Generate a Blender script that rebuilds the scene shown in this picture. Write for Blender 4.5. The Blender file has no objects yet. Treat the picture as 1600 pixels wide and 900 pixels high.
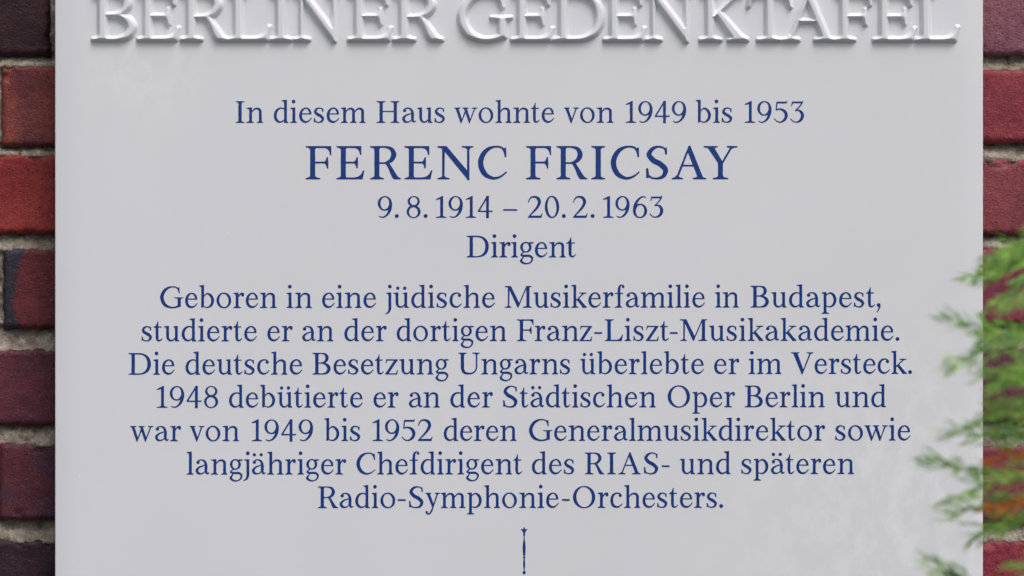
import bpy, bmesh, math, random
import numpy as np
from mathutils import Vector, noise
from mathutils.geometry import tessellate_polygon

# ------------------------------------------------------------------ camera, sky, sun, exposure
C = bpy.context.scene.collection
scene = bpy.context.scene
PX = 0.0005                      # one pixel of the 1600 px wide photograph on the plaque face, in metres
CAM_D = 2.5
cam = bpy.data.cameras.new('camera'); cam_o = bpy.data.objects.new('camera', cam); C.objects.link(cam_o)
cam_o.location = (0, -CAM_D, 0); cam_o.rotation_euler = (math.radians(90), 0, 0)
cam.sensor_width = 36; cam.lens = 36 * CAM_D / (1600 * PX)
cam.clip_start = 0.05; cam.clip_end = 200
cam.dof.use_dof = True; cam.dof.focus_distance = CAM_D; cam.dof.aperture_fstop = 6.8
scene.camera = cam_o

SUN_EL, SUN_AZ = math.radians(57), math.radians(30)      # azimuth: to the right of the wall's normal
world = bpy.data.worlds.new('World'); scene.world = world; world.use_nodes = True
wn, wl = world.node_tree.nodes, world.node_tree.links
bg = wn['Background']; bg.inputs['Strength'].default_value = 0.088
sky = wn.new('ShaderNodeTexSky'); sky.sky_type = 'NISHITA'; sky.sun_disc = False
sky.sun_elevation = SUN_EL; sky.sun_rotation = math.pi - SUN_AZ
sky.air_density = 1.0; sky.dust_density = 4.0; sky.ozone_density = 1.0
hs = wn.new('ShaderNodeHueSaturation'); hs.inputs['Saturation'].default_value = 0.45   # thin overcast
wl.new(sky.outputs[0], hs.inputs['Color'])
# broken cloud above the horizon, patchy garden ground below it
tcw = wn.new('ShaderNodeTexCoord')
def wnoise(sc, det, stops):
    t = wn.new('ShaderNodeTexNoise'); t.inputs['Scale'].default_value = sc; t.inputs['Detail'].default_value = det
    wl.new(tcw.outputs['Generated'], t.inputs['Vector']); r = wn.new('ShaderNodeValToRGB'); wl.new(t.outputs['Fac'], r.inputs[0])
    for e, (p, c) in zip(r.color_ramp.elements, stops): e.position, e.color = p, (*c, 1)
    return r.outputs[0]
def wmix(mode, fac, a, b):
    m = wn.new('ShaderNodeMix'); m.data_type = 'RGBA'; m.blend_type = mode
    if isinstance(fac, float): m.inputs[0].default_value = fac
    else: wl.new(fac, m.inputs[0])
    wl.new(a, m.inputs[6]); wl.new(b, m.inputs[7]); return m.outputs[2]
cloudy = wmix('MULTIPLY', 1.0, hs.outputs[0], wnoise(3.2, 5, ((.36, (.7, .71, .73)), (.64, (1.35, 1.34, 1.32)))))
garden = wnoise(26, 5, ((.44, (.2, .24, .18)), (.64, (4.4, 4.4, 4.3))))
sep = wn.new('ShaderNodeSeparateXYZ'); wl.new(tcw.outputs['Generated'], sep.inputs[0])
zg = wn.new('ShaderNodeMapRange'); wl.new(sep.outputs['Z'], zg.inputs[0]); zg.inputs[3].default_value = .75; zg.inputs[4].default_value = 2.7   # an overcast sky is brightest overhead
zm = wn.new('ShaderNodeVectorMath'); zm.operation = 'SCALE'; wl.new(cloudy, zm.inputs[0]); wl.new(zg.outputs[0], zm.inputs['Scale']); cloudy = zm.outputs[0]
hz = wn.new('ShaderNodeMapRange'); wl.new(sep.outputs['Z'], hz.inputs[0]); hz.inputs[1].default_value = -.02; hz.inputs[2].default_value = .02
wl.new(wmix('MIX', hz.outputs[0], garden, cloudy), bg.inputs['Color'])

sun = bpy.data.lights.new('sun', 'SUN'); sun_o = bpy.data.objects.new('sun', sun); C.objects.link(sun_o)
sun.energy = 1.5; sun.angle = math.radians(24); sun.color = (1.0, 0.965, 0.93)
sdir = Vector((math.sin(SUN_AZ) * math.cos(SUN_EL), -math.cos(SUN_AZ) * math.cos(SUN_EL), math.sin(SUN_EL)))
sun_o.rotation_euler = sdir.to_track_quat('Z', 'Y').to_euler()

scene.view_settings.view_transform = 'Standard'; scene.view_settings.look = 'None'
scene.view_settings.gamma = 1; scene.view_settings.use_curve_mapping = False
scene.view_settings.exposure = -0.09
scene.cycles.use_denoising = True

# ------------------------------------------------------------------ helpers
def link_mesh(name, verts, faces, mat, parent=None, smooth=True, mats=None, midx=None, cols=None):
    me = bpy.data.meshes.new(name); me.from_pydata([tuple(map(float, v)) for v in verts], [], [tuple(map(int, f)) for f in faces])
    if smooth: me.polygons.foreach_set('use_smooth', [True] * len(me.polygons))
    for m in (mats or [mat]): me.materials.append(m)
    if midx is not None: me.polygons.foreach_set('material_index', midx)
    if cols is not None:
        a = me.color_attributes.new('tint', 'FLOAT_COLOR', 'POINT')
        a.data.foreach_set('color', np.concatenate([np.asarray(cols, np.float32), np.ones((len(cols), 1), np.float32)], 1).ravel())
    me.update()
    o = bpy.data.objects.new(name, me); C.objects.link(o); o.parent = parent
    return o
def thing(name, label, cat, loc=(0, 0, 0), group=None):
    o = bpy.data.objects.new(name, None); C.objects.link(o); o.location = loc; o.empty_display_size = 0.05
    o['label'] = label; o['category'] = cat
    if group: o['group'] = group
    return o
def lin(r, g, b):
    f = lambda c: (c / 255 / 12.92) if c <= 10 else ((c / 255 + .055) / 1.055) ** 2.4
    return np.array([f(r), f(g), f(b)])
def new_mat(name):
    m = bpy.data.materials.new(name); m.use_nodes = True
    n, l = m.node_tree.nodes, m.node_tree.links
    return m, n, l, n['Principled BSDF']
def coords(n, scale=(1, 1, 1)):
    tc = n.new('ShaderNodeTexCoord'); mp = n.new('ShaderNodeMapping'); mp.inputs['Scale'].default_value = scale
    return tc, mp
def tex_noise(n, l, vec, scale, detail=4, rough=.55):
    t = n.new('ShaderNodeTexNoise'); t.inputs['Scale'].default_value = scale; t.inputs['Detail'].default_value = detail; t.inputs['Roughness'].default_value = rough
    l.new(vec, t.inputs['Vector']); return t.outputs['Fac']
def ramp(n, l, fac, stops):
    r = n.new('ShaderNodeValToRGB'); l.new(fac, r.inputs[0]); e = r.color_ramp.elements
    e[0].position, e[0].color = stops[0][0], (*stops[0][1], 1); e[1].position, e[1].color = stops[-1][0], (*stops[-1][1], 1)
    for p, c in stops[1:-1]:
        x = e.new(p); x.color = (*c, 1)
    return r.outputs[0]
def mix(n, l, fac, a, b, mode='MIX'):
    m = n.new('ShaderNodeMix'); m.data_type = 'RGBA'; m.blend_type = mode
    for sock, v in ((m.inputs[0], fac), (m.inputs[6], a), (m.inputs[7], b)):
        if isinstance(v, (int, float)): sock.default_value = v
        elif isinstance(v, (tuple, list)): sock.default_value = (*v[:3], 1)
        else: l.new(v, sock)
    return m.outputs[2]
def bump(n, l, h, strength, dist, normal=None):
    b = n.new('ShaderNodeBump'); b.inputs['Strength'].default_value = strength; b.inputs['Distance'].default_value = dist
    l.new(h, b.inputs['Height'])
    if normal is not None: l.new(normal, b.inputs['Normal'])
    return b.outputs[0]

# ------------------------------------------------------------------ materials
def glaze(name, base, letters=False):
    m, n, l, p = new_mat(name)
    tc = n.new('ShaderNodeTexCoord'); v = tc.outputs['Object']
    big = tex_noise(n, l, v, 9, 2); mid = tex_noise(n, l, v, 55, 3); fine = tex_noise(n, l, v, 700, 2)
    if letters:
        col = ramp(n, l, tex_noise(n, l, v, 300, 4), [(.3, tuple(x * .86 for x in base)), (.7, tuple(x * 1.14 for x in base))])
    else:
        col = ramp(n, l, big, [(.3, tuple(x * .985 for x in base)), (.7, tuple(min(1, x * 1.01) for x in base))])
        # pale reflections painted into the colour towards the lower right corner, and a few pinholes in the glaze
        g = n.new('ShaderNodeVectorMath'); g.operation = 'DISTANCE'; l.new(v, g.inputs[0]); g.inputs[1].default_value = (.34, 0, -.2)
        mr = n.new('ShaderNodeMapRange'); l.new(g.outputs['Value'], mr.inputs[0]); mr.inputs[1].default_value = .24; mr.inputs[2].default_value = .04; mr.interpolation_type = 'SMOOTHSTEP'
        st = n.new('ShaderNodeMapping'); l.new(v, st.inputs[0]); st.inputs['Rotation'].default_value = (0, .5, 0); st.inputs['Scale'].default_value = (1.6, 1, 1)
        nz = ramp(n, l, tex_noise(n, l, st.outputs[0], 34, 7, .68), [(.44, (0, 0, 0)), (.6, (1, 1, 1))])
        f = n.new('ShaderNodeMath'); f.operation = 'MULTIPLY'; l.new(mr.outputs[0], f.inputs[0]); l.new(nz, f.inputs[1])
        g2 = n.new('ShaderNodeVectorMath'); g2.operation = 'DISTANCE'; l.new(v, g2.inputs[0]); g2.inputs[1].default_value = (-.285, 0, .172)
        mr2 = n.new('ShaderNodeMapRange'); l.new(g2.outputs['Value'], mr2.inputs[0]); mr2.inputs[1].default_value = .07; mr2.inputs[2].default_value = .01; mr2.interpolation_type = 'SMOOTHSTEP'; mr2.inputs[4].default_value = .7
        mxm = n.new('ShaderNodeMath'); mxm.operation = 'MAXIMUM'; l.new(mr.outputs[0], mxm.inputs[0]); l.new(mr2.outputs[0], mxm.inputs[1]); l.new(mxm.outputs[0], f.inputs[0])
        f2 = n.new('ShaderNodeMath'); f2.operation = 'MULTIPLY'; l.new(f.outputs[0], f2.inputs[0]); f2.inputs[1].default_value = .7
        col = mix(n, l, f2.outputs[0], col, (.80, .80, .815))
        vo = n.new('ShaderNodeTexVoronoi'); vo.inputs['Scale'].default_value = 22; l.new(v, vo.inputs['Vector'])
        sp = ramp(n, l, vo.outputs['Distance'], [(.012, (.7, .7, .7)), (.024, (0, 0, 0))])
        col = mix(n, l, sp, col, (.92, .92, .94))
    l.new(col, p.inputs['Base Color'])
    p.inputs['Roughness'].default_value = .12; p.inputs['IOR'].default_value = 1.58
    b = bump(n, l, big, .25, .0016); b = bump(n, l, mid, .25, .00016, b); b = bump(n, l, fine, .1, .00001, b)
    l.new(b, p.inputs['Normal'])
    return m
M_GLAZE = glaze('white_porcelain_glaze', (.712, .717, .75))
M_BLUE = glaze('cobalt_blue_enamel', (.008, .042, .215), True)

def brick_material():
    m, n, l, p = new_mat('clinker_brick')
    tc = n.new('ShaderNodeTexCoord'); v = tc.outputs['Object']
    at = n.new('ShaderNodeAttribute'); at.attribute_name = 'tint'
    c = mix(n, l, .55, at.outputs['Color'], ramp(n, l, tex_noise(n, l, v, 210, 8, .72), [(.3, (.3, .28, .33)), (.5, (.85, .85, .85)), (.72, (1.55, 1.45, 1.4))]), 'MULTIPLY')
    c = mix(n, l, .5, c, ramp(n, l, tex_noise(n, l, v, 1500, 3, .6), [(.34, (.2, .2, .2)), (.6, (1.35, 1.28, 1.26))]), 'MULTIPLY')
    pits = tex_noise(n, l, v, 620, 3, .6)
    c = mix(n, l, ramp(n, l, pits, [(.34, (1, 1, 1)), (.39, (0, 0, 0))]), c, (.012, .008, .01))
    salt = ramp(n, l, tex_noise(n, l, v, 900, 2, .5), [(.69, (0, 0, 0)), (.78, (.7, .7, .7))])
    c = mix(n, l, salt, c, (.42, .34, .34))
    l.new(c, p.inputs['Base Color']); p.inputs['Specular IOR Level'].default_value = .32
    l.new(ramp(n, l, tex_noise(n, l, v, 120, 3), [(.3, (.32,) * 3), (.7, (.7,) * 3)]), p.inputs['Roughness'])
    b = bump(n, l, tex_noise(n, l, v, 60, 4, .5), .5, .002); b = bump(n, l, tex_noise(n, l, v, 1300, 4, .7), .5, .0006, b); b = bump(n, l, pits, .6, .0012, b)
    l.new(b, p.inputs['Normal'])
    return m
def mortar_material():
    m, n, l, p = new_mat('lime_mortar')
    tc = n.new('ShaderNodeTexCoord'); v = tc.outputs['Object']
    c = ramp(n, l, tex_noise(n, l, v, 70, 6, .7), [(.28, (.11, .088, .07)), (.5, (.34, .29, .235)), (.72, (.56, .50, .43))])
    c = mix(n, l, .8, c, ramp(n, l, tex_noise(n, l, v, 900, 4, .7), [(.3, (.45, .43, .42)), (.7, (1.3, 1.3, 1.3))]), 'MULTIPLY')
    l.new(c, p.inputs['Base Color']); p.inputs['Roughness'].default_value = .95; p.inputs['Specular IOR Level'].default_value = .2
    b = bump(n, l, tex_noise(n, l, v, 320, 8, .72), .9, .003)
    l.new(b, p.inputs['Normal'])
    return m
M_BRICK, M_MORTAR = brick_material(), mortar_material()

def leaf_material(name, c0, c1):
    m, n, l, p = new_mat(name)
    tc = n.new('ShaderNodeTexCoord')
    col = ramp(n, l, tex_noise(n, l, tc.outputs['Object'], 90, 3), [(.32, c0), (.68, c1)])
    l.new(col, p.inputs['Base Color']); p.inputs['Roughness'].default_value = .5
    tr = n.new('ShaderNodeBsdfTranslucent'); l.new(col, tr.inputs['Color'])
    mx = n.new('ShaderNodeMixShader'); mx.inputs[0].default_value = .45
    l.new(p.outputs[0], mx.inputs[1]); l.new(tr.outputs[0], mx.inputs[2]); l.new(mx.outputs[0], n['Material Output'].inputs['Surface'])
    return m
M_LEAF = leaf_material('conifer_needles', (.10, .29, .08), (.48, .74, .15))
M_DRY = leaf_material('withered_needles', (.62, .10, .02), (.75, .26, .05))
m_, n_, l_, p_ = new_mat('conifer_bark')
tc_ = n_.new('ShaderNodeTexCoord')
l_.new(ramp(n_, l_, tex_noise(n_, l_, tc_.outputs['Object'], 160, 5), [(.3, (.05, .035, .025)), (.7, (.16, .11, .08))]), p_.inputs['Base Color']); p_.inputs['Roughness'].default_value = .9
M_BARK = m_

# ------------------------------------------------------------------ the brick wall
WALL_Y = 0.044                                   # brick faces lie behind the plaque's face by its thickness and a narrow gap
KW = (CAM_D + WALL_Y) / CAM_D
wx = lambda px: (px - 800) * PX * KW
wz = lambda py: (450 - py) * PX * KW
wall = thing('brick_wall', 'weathered red and purple clinker brick wall with tan mortar behind the plaque', 'wall', (0, WALL_Y, 0))
rng = random.Random(5)
ROWS_L = {0: (-42, 87), 1: (101, 229), 2: (240, 365), 3: (388, 513), 4: (545, 665), 5: (692, 813), 6: (843, 968)}
ROWS_R = {0: (-42, 86), 1: (107, 223), 2: (247, 367), 3: (386, 506), 4: (543, 660), 5: (696, 818), 6: (843, 966)}
COL_L = {0: ((38, 14, 24), (58, 24, 34)), 1: ((100, 46, 54), (140, 68, 52)), 2: ((132, 38, 42), (150, 54, 48)), 3: ((92, 34, 42), (112, 44, 50)),
         4: ((78, 34, 48), (98, 42, 56)), 5: ((64, 42, 60), (92, 38, 50)), 6: ((36, 18, 30), (54, 28, 40))}
COL_R = {0: ((118, 74, 92), (136, 84, 98)), 1: ((130, 46, 62), (148, 60, 66)), 2: ((122, 54, 62), (142, 68, 74)), 3: ((118, 44, 68), (134, 54, 76)),
         4: ((96, 48, 64), (124, 62, 76)), 5: ((110, 52, 66), (128, 60, 70)), 6: ((128, 42, 60), (150, 58, 72))}
PAL = [((96, 44, 54), (138, 62, 52)), ((84, 38, 52), (108, 50, 62)), ((130, 46, 56), (150, 60, 60)), ((60, 34, 46), (84, 46, 58)), ((118, 70, 86), (130, 60, 70))]
bv, bf, bc = [], [], []
def add_brick(x0, x1, y0, y1, c0, c1, fine, burnt=None, seed=0):
    """one brick: front face as a height field with worn edges, and sides running back into the wall"""
    X0, X1, Z0, Z1 = wx(x0), wx(x1), wz(y1), wz(y0)
    st = .0016 if fine else .009
    nx, nz = max(6, int((X1 - X0) / st)), max(4, int((Z1 - Z0) / st))
    base = len(bv); off = Vector((seed * 3.17, seed * 1.31, seed * .77))
    r = .0042
    C0, C1 = lin(*c0) / .95, lin(*c1) / .95
    for j in range(nz + 1):
        for i in range(nx + 1):
            u, w = i / nx, j / nz
            x, z = X0 + (X1 - X0) * u, Z0 + (Z1 - Z0) * w
            q = Vector((x, 0, z))
            ex = 1 - abs(2 * u - 1); ez = 1 - abs(2 * w - 1)
            # ragged outline
            j1 = noise.noise(q * 130 + off) * .0011 + noise.noise(q * 420 + off) * .0006
            dx = min(x - X0, X1 - x); dz = min(z - Z0, Z1 - z)
            d = min(dx, dz)
            if dx < r and dz < r: d = r - math.hypot(r - dx, r - dz)
            d = max(0, d + noise.noise(q * 260 + off) * .0009 - .0003)
            y = 0 if d >= r else r - math.sqrt(max(0, r * r - (r - d) ** 2))
            y += noise.noise(q * 28 + off) * .0009 + noise.noise(q * 170 + off) * .0002
            chip = noise.noise(q * 60 + off * 2) + .35 * noise.noise(q * 200 + off)
            if chip > .34 and d < .009: y += (chip - .34) * .012 * (1 - d / .009)
            edge = max(0, 1 - d / .004)
            bv.append((x + (j1 if ex < .02 else 0), y, z + (j1 * 1.4 if dz < .002 else 0)))
            t = min(1, max(0, .5 + .9 * noise.fractal(q * 22 + off, .8, 2.1, 4)))
            c = C0 + (C1 - C0) * t
            if burnt:
                bx, cb = burnt
                k = (wx(bx) + noise.noise(q * 45) * .005 + noise.noise(q * 190) * .002 + .011 * min(1, max(0, (z - Z1 + .016) / .016)) ** 2 - x) / .0035
                k = min(1, max(0, k)); c = c + (lin(*cb) / .95 - c) * k
            bc.append(c)
    W = nx + 1
    for j in range(nz):
        for i in range(nx):
            a = base + j * W + i
            bf.append((a, a + 1, a + W + 1, a + W))
    ring = [base + i for i in range(W)] + [base + j * W + nx for j in range(1, nz + 1)] + [base + nz * W + i for i in range(nx - 1, -1, -1)] + [base + j * W for j in range(nz - 1, 0, -1)]
    b2 = len(bv)
    for k in ring:
        x, y, z = bv[k]; bv.append((x, .03, z)); bc.append(bc[k] * .9)
    m = len(ring)
    for k in range(m): bf.append((ring[k], b2 + k, b2 + (k + 1) % m, ring[(k + 1) % m]))
seed = 0
for row in range(-5, 13):
    if row in ROWS_L: yl, yr = ROWS_L[row], ROWS_R[row]
    else:
        k = row if row < 0 else row - 6
        b = ROWS_L[0] if row < 0 else ROWS_L[6]
        yl = yr = (b[0] + 148 * k, b[1] + 148 * k)
    odd = row % 2
    jl = {1: 1, 3: 4, 5: -3}.get(row, 0) if odd else {0: 99}.get(row, 112)
    left = [(jl - 490 * k, jl + 469 - 490 * k) for k in (2, 1, 0)]
    if row == 0: left[1] = (left[1][0], 78)
    jr = 1292 if odd else 1514
    right = [(jr + 490 * k, jr + 470 + 490 * k) for k in (0, 1, 2)]
    mids = []; a = left[-1][1] + 20
    while a < right[0][0] - 60:
        e = min(a + 470, right[0][0] - 20); mids.append((a, e)); a = e + 20
    for x0, x1 in left + mids + right:
        seed += 1
        isl = x0 < 80 and x1 > -5; isr = x1 > 1536 and x0 < 1605
        vis = (isl or isr) and -1 <= row <= 7
        if isl and row in COL_L: c0, c1 = COL_L[row]
        elif isr and row in COL_R: c0, c1 = COL_R[row]
        else: c0, c1 = rng.choice(PAL)
        yy = yl if x0 < 700 else yr
        bn = (30, (50, 46, 58)) if (row == 3 and isl and x0 > -50) else None
        if vis:
            # only the strip beside the plaque needs the fine surface; the rest of the brick is hidden behind it
            if isl and x1 > 130: add_brick(x0, 150, *yy, c0, c1, True, bn, seed); add_brick(153, x1, *yy, c0, c1, False, None, seed) if x1 > 200 else None
            elif isr and x0 < 1480: add_brick(1470, x1 if x1 < 1800 else 1790, *yy, c0, c1, True, None, seed); add_brick(x0, 1467, *yy, c0, c1, False, None, seed)
            else: add_brick(x0, x1, *yy, c0, c1, True, bn, seed)
        else: add_brick(x0, x1, *yy, c0, c1, False, None, seed)
link_mesh('brickwork', bv, bf, M_BRICK, wall, cols=np.array(bc))
# mortar: a rough bed behind the brick faces, finer where the joints show
gx = np.concatenate([np.linspace(-1010, -12, 70), np.linspace(-10, 100, 56), np.linspace(110, 1520, 80), np.linspace(1526, 1612, 44), np.linspace(1620, 2980, 90)])
gz = np.concatenate([np.linspace(-800, -30, 60), np.linspace(-26, 930, 330), np.linspace(936, 1900, 70)])
joints = {}
for side, rows in ((0, ROWS_L), (1, ROWS_R)):
    ks = sorted(rows); joints[side] = [(rows[a][1], rows[b][0]) for a, b in zip(ks, ks[1:])]
mv, mf = [], []
for py in gz:
    for px in gx:
        x, z = wx(px), wz(py); q = Vector((x, 0, z))
        y = .0052 + noise.fractal(q * 75, .8, 2.0, 6) * .0036 + noise.noise(q * 14) * .0015
        for t, b in joints[int(px > 800)]:
            if t - 6 < py < b + 6: y += .0042 * (1 - 2 * min(1, max(0, (py - t) / (b - t)))) + .0004
        mv.append((x, y, z))
W = len(gx)
for j in range(len(gz) - 1):
    for i in range(W - 1): mf.append((j * W + i, (j + 1) * W + i, (j + 1) * W + i + 1, j * W + i + 1))
link_mesh('mortar', mv, mf, M_MORTAR, wall)

# ------------------------------------------------------------------ the plaque
X = lambda px: (px - 800) * PX
Z = lambda py: (450 - py) * PX
plaque = thing('memorial_plaque', 'white glazed porcelain memorial plaque with raised heading and blue inscription on the brick wall', 'plaque', (0, 0, 0))
PL, PR, PT, PB = X(85.5), X(1536.5), Z(-88), Z(1010)
def rounded(ins, rad, n=10):
    l, r, t, b = PL + ins, PR - ins, PT - ins, PB + ins; rad = max(rad - ins, .0015); out = []
    for cx, cz, a0 in ((r - rad, t - rad, 0), (l + rad, t - rad, 90), (l + rad, b + rad, 180), (r - rad, b + rad, 270)):
        for k in range(n + 1):
            a = math.radians(a0 + 90 * k / n); out.append((cx + rad * math.cos(a), cz + rad * math.sin(a)))
    return out
prof = [(.0, .034), (.0, .003)]
for k in range(1, 9):
    a = math.radians(76 * k / 8); prof.append((.0009 * (1 - math.cos(a)), .0024 - .0009 * math.sin(a)))
prof += [(.0012, .00146), (.0026, .00130), (.0045, .00106), (.0065, .00080), (.009, .00052), (.0115, .00029), (.014, .00012), (.0165, .00003), (.019, 0), (.022, 0)]
pv, pf = [], []; nr = len(rounded(0, .008))
for ins, y in prof: pv += [(x, y, z) for x, z in rounded(ins, .008)]
for k in range(len(prof) - 1):
    for i in range(nr): pf.append((k * nr + i, (k + 1) * nr + i, (k + 1) * nr + (i + 1) % nr, k * nr + (i + 1) % nr))
pf.append(tuple(reversed([(len(prof) - 1) * nr + i for i in range(nr)])))
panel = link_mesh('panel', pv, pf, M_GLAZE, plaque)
bm = bmesh.new(); bm.from_mesh(panel.data); bmesh.ops.recalc_face_normals(bm, faces=bm.faces)
f = max(bm.faces, key=lambda f: f.calc_area())
if f.normal.y > 0: bmesh.ops.reverse_faces(bm, faces=bm.faces)
bm.to_mesh(panel.data); bm.free()

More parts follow.
